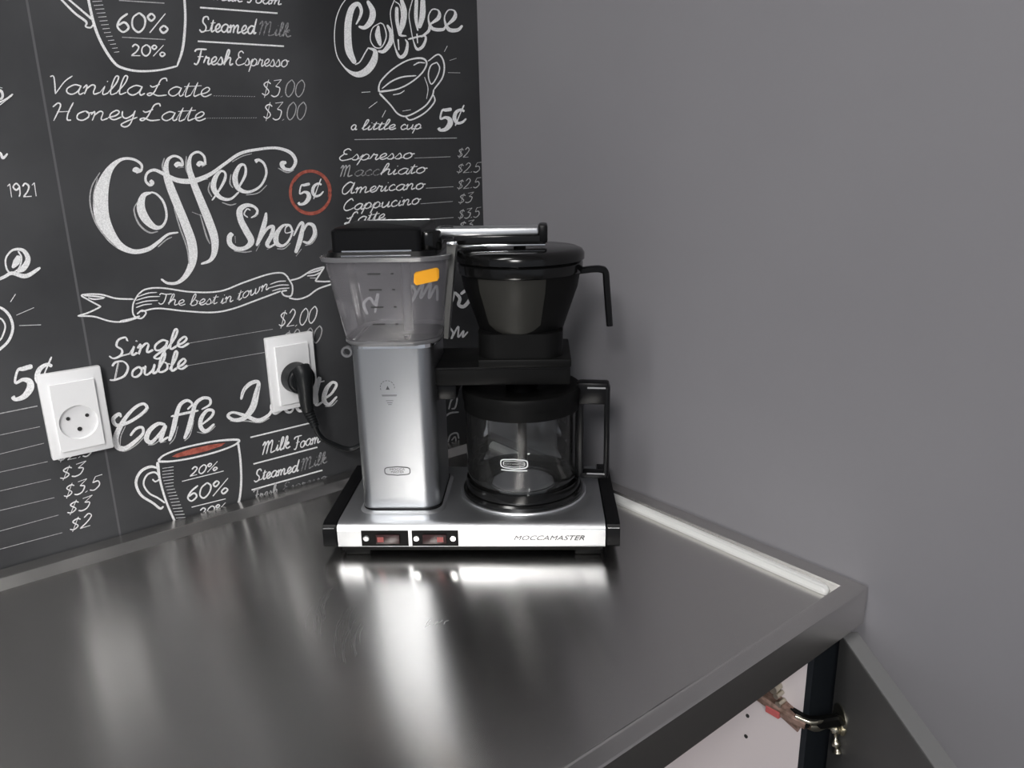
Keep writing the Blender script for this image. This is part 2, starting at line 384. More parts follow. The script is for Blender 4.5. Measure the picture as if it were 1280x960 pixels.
# --- big swash lettering
c3 = dict(off=(90, 160), s=4.)
draw('large_lettering', [
 [(315, 222, 20), (320, 212, 34), (345, 212, 14), (346, 182, 13), (305, 156, 13), (245, 158, 16), (190, 205, 34), (155, 285, 62), (143, 370, 76), (152, 450, 72), (188, 530, 58), (242, 590, 36), (310, 618, 24), (380, 606, 22), (430, 572, 17), (480, 532, 12), (532, 522, 8)],
 [(400, 322, 8), (358, 338, 26), (344, 395, 42), (366, 452, 42), (412, 495, 26), (452, 490, 14), (473, 440, 12), (458, 372, 12), (425, 332, 10), (395, 320, 8)],
 [(515, 192, 22), (530, 180, 24), (552, 185, 14), (545, 154, 12), (510, 140, 12), (478, 162, 18), (470, 220, 30), (490, 290, 40), (530, 390, 42), (570, 490, 44), (600, 580, 46), (604, 660, 40), (575, 730, 28), (530, 772, 17), (480, 776, 13), (445, 755, 10)],
 [(628, 190, 20), (640, 176, 24), (664, 180, 14), (660, 142, 12), (630, 120, 12), (594, 140, 14), (586, 200, 26), (610, 280, 34), (642, 360, 38), (682, 460, 42), (712, 550, 40), (712, 620, 30), (690, 662, 18), (645, 680, 10)],
 [(390, 262, 18), (402, 275, 20), (388, 285, 14), (368, 262, 12), (376, 226, 13), (412, 210, 15), (460, 230, 18), (530, 262, 24), (610, 264, 26), (690, 232, 20), (760, 182, 16), (840, 128, 16), (930, 107, 14), (1020, 100, 14), (1090, 122, 17), (1118, 165, 17), (1098, 205, 15), (1062, 203, 17), (1050, 178, 24), (1072, 172, 14)],
 [(700, 362, 8), (730, 320, 10), (762, 262, 15), (766, 226, 11), (744, 216, 12), (716, 250, 24), (708, 300, 28), (740, 346, 20), (790, 356, 13), (835, 320, 9)],
 [(828, 308, 9), (866, 235, 14), (864, 188, 10), (838, 190, 18), (815, 245, 27), (830, 300, 24), (880, 320, 15), (940, 292, 12), (971, 232, 12), (962, 182, 12), (935, 160, 14), (915, 168, 22)]],
 label='large white chalk lettering Coffee with curled swashes', **c3)
draw('shading_strokes', [
 [(140, 222, 5), (100, 290, 6), (90, 370, 7), (112, 460, 8), (160, 535, 8), (225, 600, 6)], [(128, 250, 4), (108, 330, 5), (110, 400, 5)],
 [(330, 365, 4), (310, 410, 7), (335, 480, 9), (385, 522, 8), (430, 518, 5)], [(462, 150, 6), (452, 190, 8), (462, 230, 5)], [(572, 140, 5), (570, 200, 8), (588, 250, 5)],
 [(600, 420, 5), (650, 440, 4)], [(640, 430, 5), (672, 540, 8), (690, 580, 5)], [(510, 400, 5), (540, 500, 7), (575, 600, 7), (585, 680, 5)], [(480, 300, 5), (515, 390, 7)],
 [(690, 270, 5), (682, 310, 7), (700, 345, 5)], [(795, 230, 5), (790, 275, 7), (805, 300, 4)], [(750, 372, 5), (790, 385, 6), (822, 378, 4)], [(870, 335, 5), (930, 325, 5), (975, 285, 4)], [(1030, 200, 5), (1075, 222, 7), (1110, 210, 5)], [(640, 262, 4), (680, 255, 6)],
 [(430, 595, 6), (470, 560, 6), (500, 545, 5)], [(800, 170, 5), (850, 142, 5), (900, 128, 4)], [(530, 200, 6), (560, 196, 5)], [(650, 195, 6), (675, 180, 5)]], m_line, **c3)
c6 = dict(off=(270, 230), s=8.)
draw('large_lettering', [
 [(350, 338, 12), (400, 310, 24), (412, 262, 26), (370, 222, 28), (300, 214, 42), (238, 262, 60), (248, 360, 62), (300, 465, 66), (352, 570, 64), (300, 636, 44), (210, 648, 42), (142, 600, 50), (135, 530, 52), (165, 492, 44)],
 [(345, 262, 12), (310, 250, 14), (282, 300, 14), (318, 335, 12)],
 [(502, 285, 22), (488, 380, 46), (450, 500, 44), (405, 620, 26)], [(420, 600, 22), (470, 510, 22), (520, 440, 30), (572, 430, 36), (552, 520, 44), (512, 600, 42), (540, 628, 24), (605, 590, 16)],
 [(735, 405, 14), (665, 420, 28), (605, 505, 50), (606, 590, 50), (665, 618, 28), (725, 570, 22), (762, 480, 20), (735, 412, 22), (695, 440, 12), (700, 490, 10), (780, 470, 14)],
 [(775, 520, 16), (838, 400, 24), (870, 400, 30), (850, 520, 48), (825, 610, 46), (795, 690, 32)],
 [(868, 480, 18), (915, 402, 26), (975, 420, 38), (985, 505, 38), (930, 585, 30), (868, 575, 18)]],
 label='white chalk lettering Shop in bold slanted script', **c6)
draw('shading_strokes', [[(180, 668, 10), (280, 682, 12), (360, 672, 10)], [(400, 672, 10), (440, 600, 10)], [(510, 655, 10), (590, 612, 10)], [(610, 648, 12), (680, 646, 12), (745, 590, 10)],
 [(800, 722, 12), (855, 650, 12)], [(890, 615, 10), (960, 592, 12), (1005, 520, 12), (1005, 450, 8)], [(360, 340, 8), (425, 300, 10)], [(195, 590, 8), (190, 520, 10)]], m_line, **c6)
five_cent(372, 257, 33, -5, -1, 29, w=.9)
draw('red_ring', [[(388+26.0*math.cos(a*math.pi/12)*(.97), 240.5+27.*math.sin(a*math.pi/12), 3.2) for a in range(25)],
                  ], m_red, k=4, label='red chalk ring around the price')
draw('red_ring', [[(388+23.8*math.cos(a*math.pi/12), 241+24.3*math.sin(a*math.pi/12), 1.) for a in range(2, 14)], [(388+22.8*math.cos(a*math.pi/12), 240+24.8*math.sin(a*math.pi/12), 1.) for a in range(14, 26)]], m_red, k=4)
# --- ribbon banner
draw('banner_drawing', [[(p + (8,)) if len(p) == 2 else p for p in st] for st in (
 [(330, 832), (370, 806), (450, 800), (600, 820), (740, 816), (860, 772), (980, 732), (1050, 725), (1082, 748)],
 [(345, 918), (430, 902), (560, 915), (700, 922), (800, 905), (920, 862), (1045, 815)],
 [(332, 830), (306, 880), (308, 935), (345, 952), (370, 925), (350, 912), (325, 930)],
 [(308, 856), (220, 852), (140, 832), (50, 835), (80, 858), (145, 893)], [(145, 893), (85, 922), (28, 940)], [(28, 940), (110, 943), (190, 966), (260, 968), (330, 948)],
 [(60, 838, 6), (120, 842, 8), (165, 848, 6)], [(80, 848, 5), (110, 856, 8), (160, 852, 5)], [(240, 966, 8), (300, 955, 12), (340, 940, 8)],
 [(326, 845, 5), (380, 826, 6), (425, 822, 4)], [(320, 862, 5), (380, 845, 6), (440, 842, 4)], [(318, 880, 5), (370, 866, 6), (430, 862, 4)], [(320, 898, 5), (360, 884, 6), (400, 880, 4)],
 [(1078, 746), (1102, 790), (1096, 838), (1062, 838), (1050, 818), (1075, 812)], [(1070, 765, 5), (1030, 768, 6), (990, 782, 4)], [(1085, 785, 5), (1040, 786, 6), (985, 800, 4)], [(1088, 800, 5), (1040, 804, 6), (1000, 815, 4)],
 [(1092, 762), (1140, 748), (1200, 712), (1262, 694)], [(1262, 694), (1236, 735), (1216, 766)], [(1216, 766), (1260, 768), (1300, 766)], [(1085, 850), (1130, 856), (1180, 840), (1230, 805), (1300, 780)],
 [(1180, 728, 5), (1225, 715, 8), (1250, 705, 5)], [(1175, 740, 5), (1215, 735, 7), (1240, 722, 5)], [(1190, 750, 4), (1220, 750, 6)])], **c3)
word('The', 430, 878, 562, 888, 30, w=1.3, **c3); word('best', 588, 888, 725, 880, 30, w=1.3, **c3)
word('in', 742, 880, 805, 868, 30, w=1.3, **c3); word('town', 825, 864, 985, 805, 30, w=1.3, **c3)
# --- single and double
c4 = dict(off=(0, 360), s=4.); c6b = dict(off=(200, 380), s=4.)
word('Single', 545, 356, 935, 292, 50, w=2.2, double=1.2, **c4); rule(236, 429, 341, 411.5, 1.)
word('Double', 550, 466, 930, 402, 50, w=2.2, double=1.2, **c4); rule(235, 457, 331, 440.5, 1.)
word('$2.00', 347, 410.5, 395, 403.5, 11.5, w=1.4, slant=.25); word('$2.00', 352, 436, 401, 428, 11.5, w=1.4, slant=.25, m=m_line)
# --- caffe latte
c7 = dict(off=(130, 470), s=8.)
draw('large_lettering', [
 [(172, 412, 20), (150, 380, 34), (92, 430, 42), (125, 492, 36), (230, 470, 32), (350, 400, 32), (428, 325, 34), (395, 278, 28), (315, 312, 32), (225, 405, 38), (155, 520, 52), (118, 620, 58), (135, 708, 56), (212, 722, 44), (310, 655, 38), (388, 575, 30), (382, 515, 28), (320, 528, 26), (262, 598, 24)],
 [(615, 488, 26), (540, 478, 36), (455, 545, 48), (425, 630, 50), (475, 662, 38), (555, 580, 30), (618, 492, 34)], [(618, 490, 38), (580, 590, 46), (568, 650, 32), (645, 608, 18)],
 [(835, 335, 18), (882, 280, 22), (830, 245, 30), (760, 290, 38), (722, 400, 48), (692, 530, 48), (652, 650, 30)], [(668, 405, 18), (800, 375, 26), (945, 345, 20)],
 [(975, 335, 14), (1058, 285, 24), (1055, 228, 28), (985, 222, 32), (915, 280, 38), (880, 400, 48), (845, 530, 48), (802, 630, 26)],
 [(960, 500, 14), (1070, 410, 26), (1092, 350, 28), (1030, 345, 32), (972, 425, 42), (968, 510, 44), (1020, 550, 36), (1105, 478, 22)]],
 label='white chalk lettering Caffè in slanted script', **c7)
draw('shading_strokes', [[(150, 745, 10), (220, 748, 12), (320, 690, 12), (410, 600, 10)], [(160, 700, 8), (170, 600, 10), (215, 500, 9)], [(440, 690, 10), (500, 682, 12), (560, 640, 8)], [(655, 682, 10), (705, 620, 10), (740, 500, 8)],
 [(805, 650, 10), (860, 590, 10), (900, 440, 8)], [(930, 560, 8), (1000, 572, 12), (1060, 550, 10), (1115, 500, 8)], [(560, 670, 8), (620, 655, 10)], [(380, 400, 8), (450, 320, 9)]], m_line, **c7)
draw('large_lettering', [
 [(405, 478, 12), (420, 430, 18), (455, 396, 20), (492, 392, 18), (482, 450, 28), (462, 520, 32), (420, 570, 24), (372, 580, 18), (340, 560, 16), (365, 542, 12), (430, 560, 18), (490, 582, 20), (540, 558, 16), (560, 530, 12)],
 [(630, 470, 16), (590, 465, 16), (560, 510, 20), (575, 545, 18), (615, 520, 14), (632, 475, 14), (628, 530, 16), (660, 535, 10), (690, 450, 12), (700, 400, 14)],
 [(690, 430, 16), (680, 500, 18), (700, 535, 14), (740, 505, 10), (780, 400, 14), (800, 365, 18)], [(800, 365, 20), (782, 440, 20), (780, 500, 18), (805, 495, 10), (830, 470, 10)],
 [(760, 400, 10), (822, 385, 12)],
 [(808, 482, 9), (855, 450, 12), (882, 405, 14), (862, 392, 14), (832, 425, 22), (820, 478, 24), (845, 502, 16), (885, 462, 10)]],
 label='white chalk lettering Latte, mostly covered by the plugged socket', **c6b)
draw('shading_strokes', [[(350, 585, 6), (430, 585, 6), (500, 592, 7), (548, 570, 5)], [(480, 470, 5), (497, 410, 6)], [(825, 512, 6), (860, 508, 6), (888, 480, 5)], [(410, 455, 5), (430, 405, 5)]], m_line, **c6b)
# --- lower cup recipe
c5 = dict(off=(0, 520), s=4.)
draw('cup_drawing', [
 [(790, 224, 12), (820, 196, 9), (900, 164, 9), (1000, 140, 9), (1100, 123, 10), (1192, 120, 12), (1170, 146, 9), (1080, 180, 9), (960, 210, 9), (860, 226, 9), (790, 228, 12)],
 [(1190, 130, 11), (1202, 220, 11), (1206, 320, 11), (1200, 400, 11), (1188, 452, 12)], [(787, 230, 17), (800, 320, 12), (832, 430, 11), (882, 545, 12)],
 [(795, 262, 10), (750, 254, 13), (702, 280, 14), (680, 335, 14), (705, 395, 13), (765, 435, 12), (800, 462, 12), (818, 452, 8)],
 [(762, 316, 8), (778, 328, 8), (798, 310, 8), (775, 282, 9), (735, 295, 9), (718, 340, 9), (745, 385, 9), (790, 410, 9), (825, 435, 9)]]
 + [[(812+max(0, i-3)*5.2, 262+i*15.5, 4), (868+max(0, i-6)*6, 254+i*15.8, 5)] for i in range(17)], **c5)
YL[0] -= 1.2e-6
fb = bmesh.new()
fv = [fb.verts.new(WP(p[0]/4, 520+p[1]/4, YL[0])) for p in ((860, 203), (885, 188), (960, 163), (1050, 144), (1128, 133), (1108, 150), (1030, 176), (960, 193), (885, 207))]
fb.faces.new(fv); obj('coffee_drawing', fb, m_red, paper_r, ).__setitem__('label', 'red chalk coffee inside the drawn cup')
rule(910, 327, 1118, 275, 8, m_chalk, **c5); rule(958, 456, 1128, 414, 8, m_chalk, **c5)
word('20%', 948, 302, 1090, 268, 23, w=1.7, slant=.15, **c5); word('60%', 930, 430, 1145, 382, 40, w=2.1, slant=.15, **c5); word('20%', 990, 508, 1130, 474, 23, w=1.7, slant=.15, **c5)
rule(452, 667, 772, 590, 13, m_chalk, **c6b); rule(467, 800, 787, 716, 13, m_chalk, **c6b); rule(458, 930, 812, 831, 13, m_chalk, **c6b)
word('Milk', 508, 755, 650, 718, 32, w=1.7, **c6b); word('Foam', 668, 728, 800, 692, 32, w=1.5, **c6b)
word('Steamed', 470, 890, 690, 836, 30, w=1.7, **c6b); word('Milk', 702, 836, 835, 792, 30, w=1.4, m=m_dim, **c6b)
word('Fresh', 465, 990, 590, 952, 30, w=1.5, m=m_line, **c6b); word('Espresso', 610, 948, 830, 885, 26, w=1.2, m=m_dim, **c6b)  # dimmer chalk tones paint the shade lying on these two words
# --- right column
r5 = dict(off=(400, 0), s=5.818)
draw('large_lettering', [
 [(262, 178, 10), (292, 120, 20), (300, 70, 24), (275, 28, 30), (232, 60, 44), (207, 150, 50), (202, 260, 52), (212, 370, 54), (255, 462, 30)], [(255, 470, 9), (290, 450, 9), (325, 390, 9), (352, 345, 9)],
 [(280, 192, 14), (325, 200, 30), (372, 150, 46), (382, 80, 42), (345, 5, 22)],
 [(352, 348, 8), (400, 372, 30), (392, 440, 50), (350, 505, 54), (290, 540, 46), (230, 530, 26), (170, 480, 10), (122, 400, 8), (105, 280, 7), (115, 150, 7), (150, 50, 7), (195, -15, 7)],
 [(440, 165, 8), (382, 205, 7), (366, 285, 7), (398, 342, 8), (448, 342, 9), (482, 265, 9), (464, 185, 8), (435, 165, 8)], [(425, 185, 14), (420, 250, 40), (432, 305, 32), (440, 335, 10)],
 [(420, 372, 14), (465, 372, 28), (512, 310, 36), (518, 240, 30), (488, 180, 14)],
 [(590, -10, 22), (612, 80, 40), (602, 170, 42), (582, 250, 22), (630, 262, 8)], [(545, -10, 7), (512, 90, 7), (528, 220, 7), (542, 330, 8), (578, 412, 22), (620, 392, 28), (636, 320, 18), (620, 285, 8)],
 [(558, 50, 24), (560, 150, 26), (578, 262, 12)], [(568, 285, 20), (574, 365, 16)], [(545, 10, 7), (580, 40, 7), (592, 120, 7), (582, 230, 6)],
 [(675, -10, 7), (648, 100, 7), (660, 200, 7), (680, 300, 8), (708, 358, 20), (752, 330, 22), (762, 262, 14), (640, 285, 14)], [(702, -10, 26), (698, 130, 26), (712, 225, 10)], [(748, -10, 34), (745, 110, 42), (722, 205, 26)], [(705, 245, 20), (710, 315, 14)],
 [(735, 270, 12), (790, 225, 22), (800, 180, 12), (862, 130, 30), (862, 78, 12), (815, 70, 9), (788, 130, 10), (815, 205, 24), (890, 215, 24), (915, 190, 12), (978, 130, 30), (978, 80, 12), (932, 75, 9), (905, 135, 10), (935, 212, 28), (1000, 218, 26), (1036, 185, 16)]],
 label='outlined white chalk lettering Coffee at the top of the right column', **r5)
draw('cup_drawing', [[(p[0], p[1], p[2] if len(p) > 2 else 11) for p in st] for st in (
 [(430, 668, 16), (428, 630), (450, 580), (530, 502), (640, 438), (740, 424, 14), (776, 460, 12), (742, 530), (660, 600), (560, 648), (430, 668, 16)],
 [(450, 645, 8), (520, 592), (600, 560), (700, 550, 9)], [(680, 475, 8), (720, 455, 10), (765, 458, 7)], [(530, 690, 7), (580, 680, 8), (615, 658, 6)],
 [(432, 678, 15), (510, 760), (570, 830), (640, 842), (760, 775), (815, 700), (828, 650)], [(600, 808, 7), (660, 798, 7)], [(620, 846), (660, 872), (760, 822), (832, 742), (826, 690, 8)],
 [(785, 445, 8), (862, 396), (902, 462), (892, 560), (828, 652, 10)], [(852, 452, 9), (806, 478, 9), (788, 548, 9), (810, 612, 9), (850, 560, 9), (870, 495, 9), (850, 452, 9)],
 [(760, 560, 5), (785, 640, 6), (775, 720, 5)],
 [(302, 672, 9), (366, 668, 8)], [(355, 786, 9), (416, 740, 8)], [(452, 852, 8), (478, 802, 8)], [(904, 376, 6), (926, 334, 7)], [(942, 440, 4), (992, 424, 4)], [(930, 528, 4), (1020, 530, 4)])], **r5)
five_cent(547, 164, 36, -2, 0, 31)
word('a', 222, 945, 265, 945, 38, w=1.5, **r5); word('little', 300, 945, 545, 942, 38, w=1.5, **r5); word('cup', 580, 942, 735, 940, 38, w=1.4, **r5)
rule(443, 174.5, 571, 172.5, 1.6)
r8 = dict(off=(400, 170), s=5.333)
for tx, a, b, c, d, ln, pr, pa, pb in (
 ('Espresso', 120, 165, 615, 150, (630, 147, 870, 138), '$2', (912, 145, 992, 142), 1), ('Macchiato', 130, 272, 700, 248, (715, 242, 880, 237), '$2.5', (905, 250, 1065, 240), 1),
 ('Americano', 135, 388, 690, 352, (705, 348, 890, 338), '$2.5', (908, 358, 1062, 342), 1), ('Cappucino', 145, 500, 660, 455, (670, 452, 885, 436), '$3', (916, 455, 1012, 440), 1),
 ('Latte', 165, 592, 430, 560, (650, 562, 890, 543), '$3.5', (915, 556, 1062, 540), 1)):
    if tx == 'Macchiato':
        word('M', a, b, 215, 269, 40, w=1.4, m=m_line, **r8); word('acc', 222, 268, 395, 262, 40, w=1.2, m=m_dim, **r8); word('hiato', 400, 261, c, d, 40, w=1.4, **r8)
    else: word(tx, a, b, c, d, 40, w=1.45, **r8); rule(*ln, 6, **r8)
    word(pr, *pa, 36, w=1.15, m=m_line, slant=.2, **r8)
word('$3', 918, 635, 1015, 622, 34, w=1.3, m=m_line, slant=.2, **r8)
rb = dict(off=(540, 260), s=5.333)
draw('lettering', [[(125, 525, 22), (140, 580, 24), (125, 640, 20)], [(150, 560, 18), (185, 600, 22), (178, 645, 22), (215, 655, 24), (255, 600, 24), (235, 548, 22), (190, 575, 18)], [(85, 870, 12), (110, 800, 14), (140, 830, 12), (130, 870, 12), (175, 790, 12), (175, 860, 12), (210, 820, 12), (205, 860, 12), (240, 825, 10)]], **rb)
rc = dict(off=(390, 260), s=5.333)
draw('lettering', [[(215, 640, 16), (255, 540, 20), (300, 505, 22), (310, 600, 20), (295, 640, 16)], [(370, 710, 18), (345, 640, 20), (385, 600, 18), (420, 640, 20), (440, 570, 20), (420, 700, 16)], [(650, 580, 16), (665, 520, 18), (690, 560, 16), (670, 620, 16), (740, 500, 16), (725, 600, 18), (790, 500, 18), (780, 600, 18), (830, 520, 16), (835, 620, 18)],
 [(385, 766, 14), (465, 766, 14)], [(625, 768, 14), (775, 762, 14)]], **rc)
rd = dict(off=(530, 420), s=4.364)
draw('lettering', [[(135, 400, 8), (150, 350, 9), (180, 340, 9), (170, 390, 9), (150, 398, 8)], [(115, 440, 10), (145, 420, 10), (190, 415, 8)], [(130, 580, 8), (145, 540, 8), (180, 530, 9), (190, 560, 8)], [(150, 570, 7), (170, 550, 7), (175, 580, 7)]], m_line, **rd)  # letters behind the carafe, their shade painted in with dimmer chalk
# --- left sheet of the paper
kl = dict(parent=paper_l)
c7b = dict(off=(0, 200), s=4.)
word('1921', 40, 186, 192, 181, 38, w=2.1, slant=.0, **c7b, **kl)
draw('large_lettering', [[(-60, 620, 14), (20, 585, 16), (60, 566, 18), (130, 580, 22), (202, 538, 14)], [(55, 575, 10), (32, 540, 9), (30, 490, 9), (65, 450, 11), (115, 452, 18), (140, 495, 26), (118, 540, 30), (85, 558, 14)], [(62, 540, 12), (82, 510, 34), (95, 478, 20)], [(62, 566, 8), (95, 540, 8), (108, 490, 8), (90, 455, 8)],
 [(-40, 480, 20), (-20, 540, 26), (-60, 580, 20)]], **c7b, **kl)
draw('cup_drawing', [[(-30, 735, 12), (10, 742, 13), (48, 780, 14), (64, 840, 14), (42, 905, 14), (-10, 955, 13)], [(-15, 785, 8), (12, 800, 9), (26, 835, 9), (8, 890, 9), (-15, 910, 8)], [(52, 710, 6), (78, 670, 7)], [(82, 776, 5), (170, 738, 5)], [(96, 828, 5), (205, 824, 5)]], **c7b, **kl)
draw('lettering', [[(-40, 450, 12), (5, 455, 14), (10, 490, 12), (-30, 500, 12)], [(-20, 520, 8), (30, 495, 8), (65, 470, 9)], [(-20, 540, 8), (60, 478, 9)], [(-10, 435, 5), (12, 440, 6)], [(-30, 770, 10), (0, 765, 12), (15, 790, 14), (38, 768, 9)]], off=(0, 0), s=4., **kl)
five_cent(14, 502, 56, -12, -1, 45, w=.85, **kl)
for ln in ((-60, 640, 187, 590, 9), (-60, 748, 200, 693, 5), (-60, 845, 220, 776, 5), (-60, 934, 238, 868, 5)): rule(*ln, **c4, **kl)
for ln in ((-60, 389, 255, 316, 5), (-60, 487, 272, 408, 5), (-60, 592, 293, 495, 5), (-60, 682, 312, 583, 5)): rule(*ln, **c5, **kl)
word('$2.5', 283, 232, 460, 196, 34, w=1.5, slant=.25, **c5, **kl); word('$3', 292, 325, 415, 292, 34, w=1.5, slant=.25, **c5, **kl)
word('$3.5', 312, 415, 500, 362, 36, w=1.5, slant=.25, **c5, **kl); word('$3', 328, 498, 447, 463, 34, w=1.5, slant=.25, **c5, **kl); word('$2', 342, 582, 455, 548, 34, w=1.5, slant=.25, **c5, **kl)

# ------------------------------------------------------------ steel worktop
D = .632; XL = -3.0
wt = empty('worktop', (0, 0, CH), 0, 'brushed stainless steel worktop with raised rim under the coffee machine', 'worktop')
LW = .042        # flat ledge beside the walls
pan = bmesh.new()
# section lists: flat ledge, slope, sunken working surface
zl = .008
def quad(bm, *P): bm.faces.new([bm.verts.new(Vector(p)) for p in P])
def ledge(bm):
    pass
rings = []
def ring(xa, xb, ya, yb, z): return [Vector((xb, yb, z)), Vector((xa, yb, z)), Vector((xa, ya, z)), Vector((xb, ya, z))]
pan = bmesh.new()
rings = [ring(XL, -.0015, -D, -.0025, -.034), ring(XL, -.0015, -D, -.0025, zl-.0016), ring(XL+.001, -.0025, -D+.0012, -.0035, zl),
         ring(XL+.03, -.022, -D+.0150, -.026, zl), ring(XL+.0305, -.0224, -D+.0165, -.0266, zl+.0006), ring(XL+.0315, -.0230, -D+.0180, -.0276, zl+.0001), ring(XL+.036, -.034, -D+.0205, -.040, 0.0), ring(XL+.040, -.036, -D+.0225, -.043, -.0)]
bmv = [[pan.verts.new(p) for p in r] for r in rings]
for a, b in zip(bmv, bmv[1:]):
    for i in range(4): pan.faces.new((a[i], a[(i+1) % 4], b[(i+1) % 4], b[i]))
pan.faces.new(bmv[-1]); pan.faces.new(bmv[0][::-1])
obj('steel_sheet', pan, m_steel, wt, uv=True)

m_scr = mat('light_scratches', (.74, .73, .72), .36, 1.)
rs = random.Random(3); sb = bmesh.new()
def mark(pts, w_):
    C = spline(pts, 6); L_, R_ = [], []
    for i, c in enumerate(C):
        a, b = C[max(i-1, 0)], C[min(i+1, len(C)-1)]; d_ = Vector((b[0]-a[0], b[1]-a[1], 0)).normalized(); n_ = Vector((-d_.y, d_.x, 0))*w_/2
        L_.append(sb.verts.new(Vector((c[0], c[1], .00006))+n_)); R_.append(sb.verts.new(Vector((c[0], c[1], .00006))-n_))
    for i in range(len(C)-1): sb.faces.new((L_[i], L_[i+1], R_[i+1], R_[i]))
for i in range(22):
    ox, oy = -.448 + rs.uniform(-.012, .022), -.325 + rs.uniform(-.045, .040); q = rs.uniform(.3, .9)
    mark([(ox-.012*q, oy-.030*q), (ox-.004*q, oy-.010*q), (ox+.010*q, oy+.012*q), (ox+.024*q, oy+.026*q)], rs.uniform(.00012, .00028))
for i in range(5):
    ox, oy = -.375 + i*.0042, -.388 - i*.002 + rs.uniform(-.004, .004)
    mark([(ox, oy), (ox+rs.uniform(.002, .005), oy+rs.uniform(-.001, .003)), (ox+.007, oy+rs.uniform(.0, .005))], rs.uniform(.0006, .0014))
so_ = tag(obj('scratch_marks', sb, m_scr, wt), kind='stuff'); so_['label'] = 'fine light scratches on the steel'
m_bead = mat('white_strip_finish', (.66, .66, .65), .3)  # plain white strip set on the slope of the right rim
bead = [Vector((-.0262, 0, .0060)), Vector((-.0268, 0, .0086)), Vector((-.0298, 0, .0080)), Vector((-.0306, 0, .0070)), Vector((-.0325, 0, .0066)), Vector((-.0352, 0, .0030)), Vector((-.0350, 0, .0002))]
bb = bmesh.new()
loft(bb, [[Vector((-.0305 - .0035*max(0, (-y-.3)/.3) + (p.x+.0305)*q, y, .001 + (p.z-.001)*q)) for p in bead] for y, q in ((-.6085, .35), (-.6075, .7), (-.6045, .95), (-.601, 1), (-.045, 1))])
obj('white_rim_strip', bb, m_bead, wt, smooth=40)['label'] = 'white strip along the wall side'

# ------------------------------------------------------------ base cabinet with its door open
cb = empty('base_cabinet', (-.36, -.3, 0), 0, 'base cabinet with white inside and open grey door under the steel worktop', 'cabinet')
def cbox(name, x0, x1, y0, y1, z0, z1, m, bev=0, parent=None):
    b = B(x0, x1, y0, y1, z0, z1, bev=bev)
    P = parent or cb
    xform(b, Matrix.Translation(Vector((.36, .3, 0)) if P is cb else Vector((0, 0, 0))))
    return obj(name, b, m, P)
ct = CH-.035
cbox('side_panel', -.066, -.048, -.611, -.02, .1, ct, m_carc)
cbox('side_panel', -.668, -.650, -.600, -.02, .1, ct, m_carc)
cbox('back_panel', -.650, -.066, -.03, -.02, .1, ct, m_carc)
cbox('bottom_panel', -.650, -.066, -.600, -.03, .1, .118, m_carc)
cbox('shelf', -.650, -.066, -.57, -.03, .46, .478, m_carc)
cbox('plinth', -.668, -.048, -.56, -.545, 0, .1, m_door)
cbox('front_edging', -.0662, -.046, -.6175, -.6112, .1, ct, m_edge)
# filler between cabinet and wall, coloured dark as the shadow there
cbox('filler_strip', -.0455, -.001, -.612, -.59, .1, ct, m_edge)
for z in (.735, .708, .64, .60, .56):
    b = bmesh.new()
    bmesh.ops.create_cone(b, cap_ends=True, segments=10, radius1=.0022, radius2=.0022, depth=.001, matrix=Matrix.Translation((-.0665+.36, -.548+.3, z)) @ Matrix.Rotation(math.pi/2, 4, 'Y'))
    obj('shelf_pin_hole', b, m_hole, cb)
# the door, hinged by the wall and swung open
P0 = Vector((-.020, -.627, 0)); P1 = Vector((-.136, -.772, 0))
dv = (P1-P0).normalized(); ang = math.atan2(dv.y, dv.x); dl = .57
dr = empty('door', (P0.x+.36, P0.y+.3, 0), ang, parent=cb)
obj('door_leaf', B(0, dl, -.009, .009, .105, ct-.006, bev=.0012, seg=1), m_door, dr)
obj('edging', B(.0, dl, -.0088, .0088, ct-.0062, ct-.005), m_dooredge, dr)
obj('handle', tube(bmesh.new(), [(dl-.05, .009, .72), (dl-.05, .032, .72), (dl-.05, .034, .70), (dl-.05, .034, .58), (dl-.05, .032, .56), (dl-.05, .009, .56)], .005, k=4), m_chrome, dr, smooth=40)
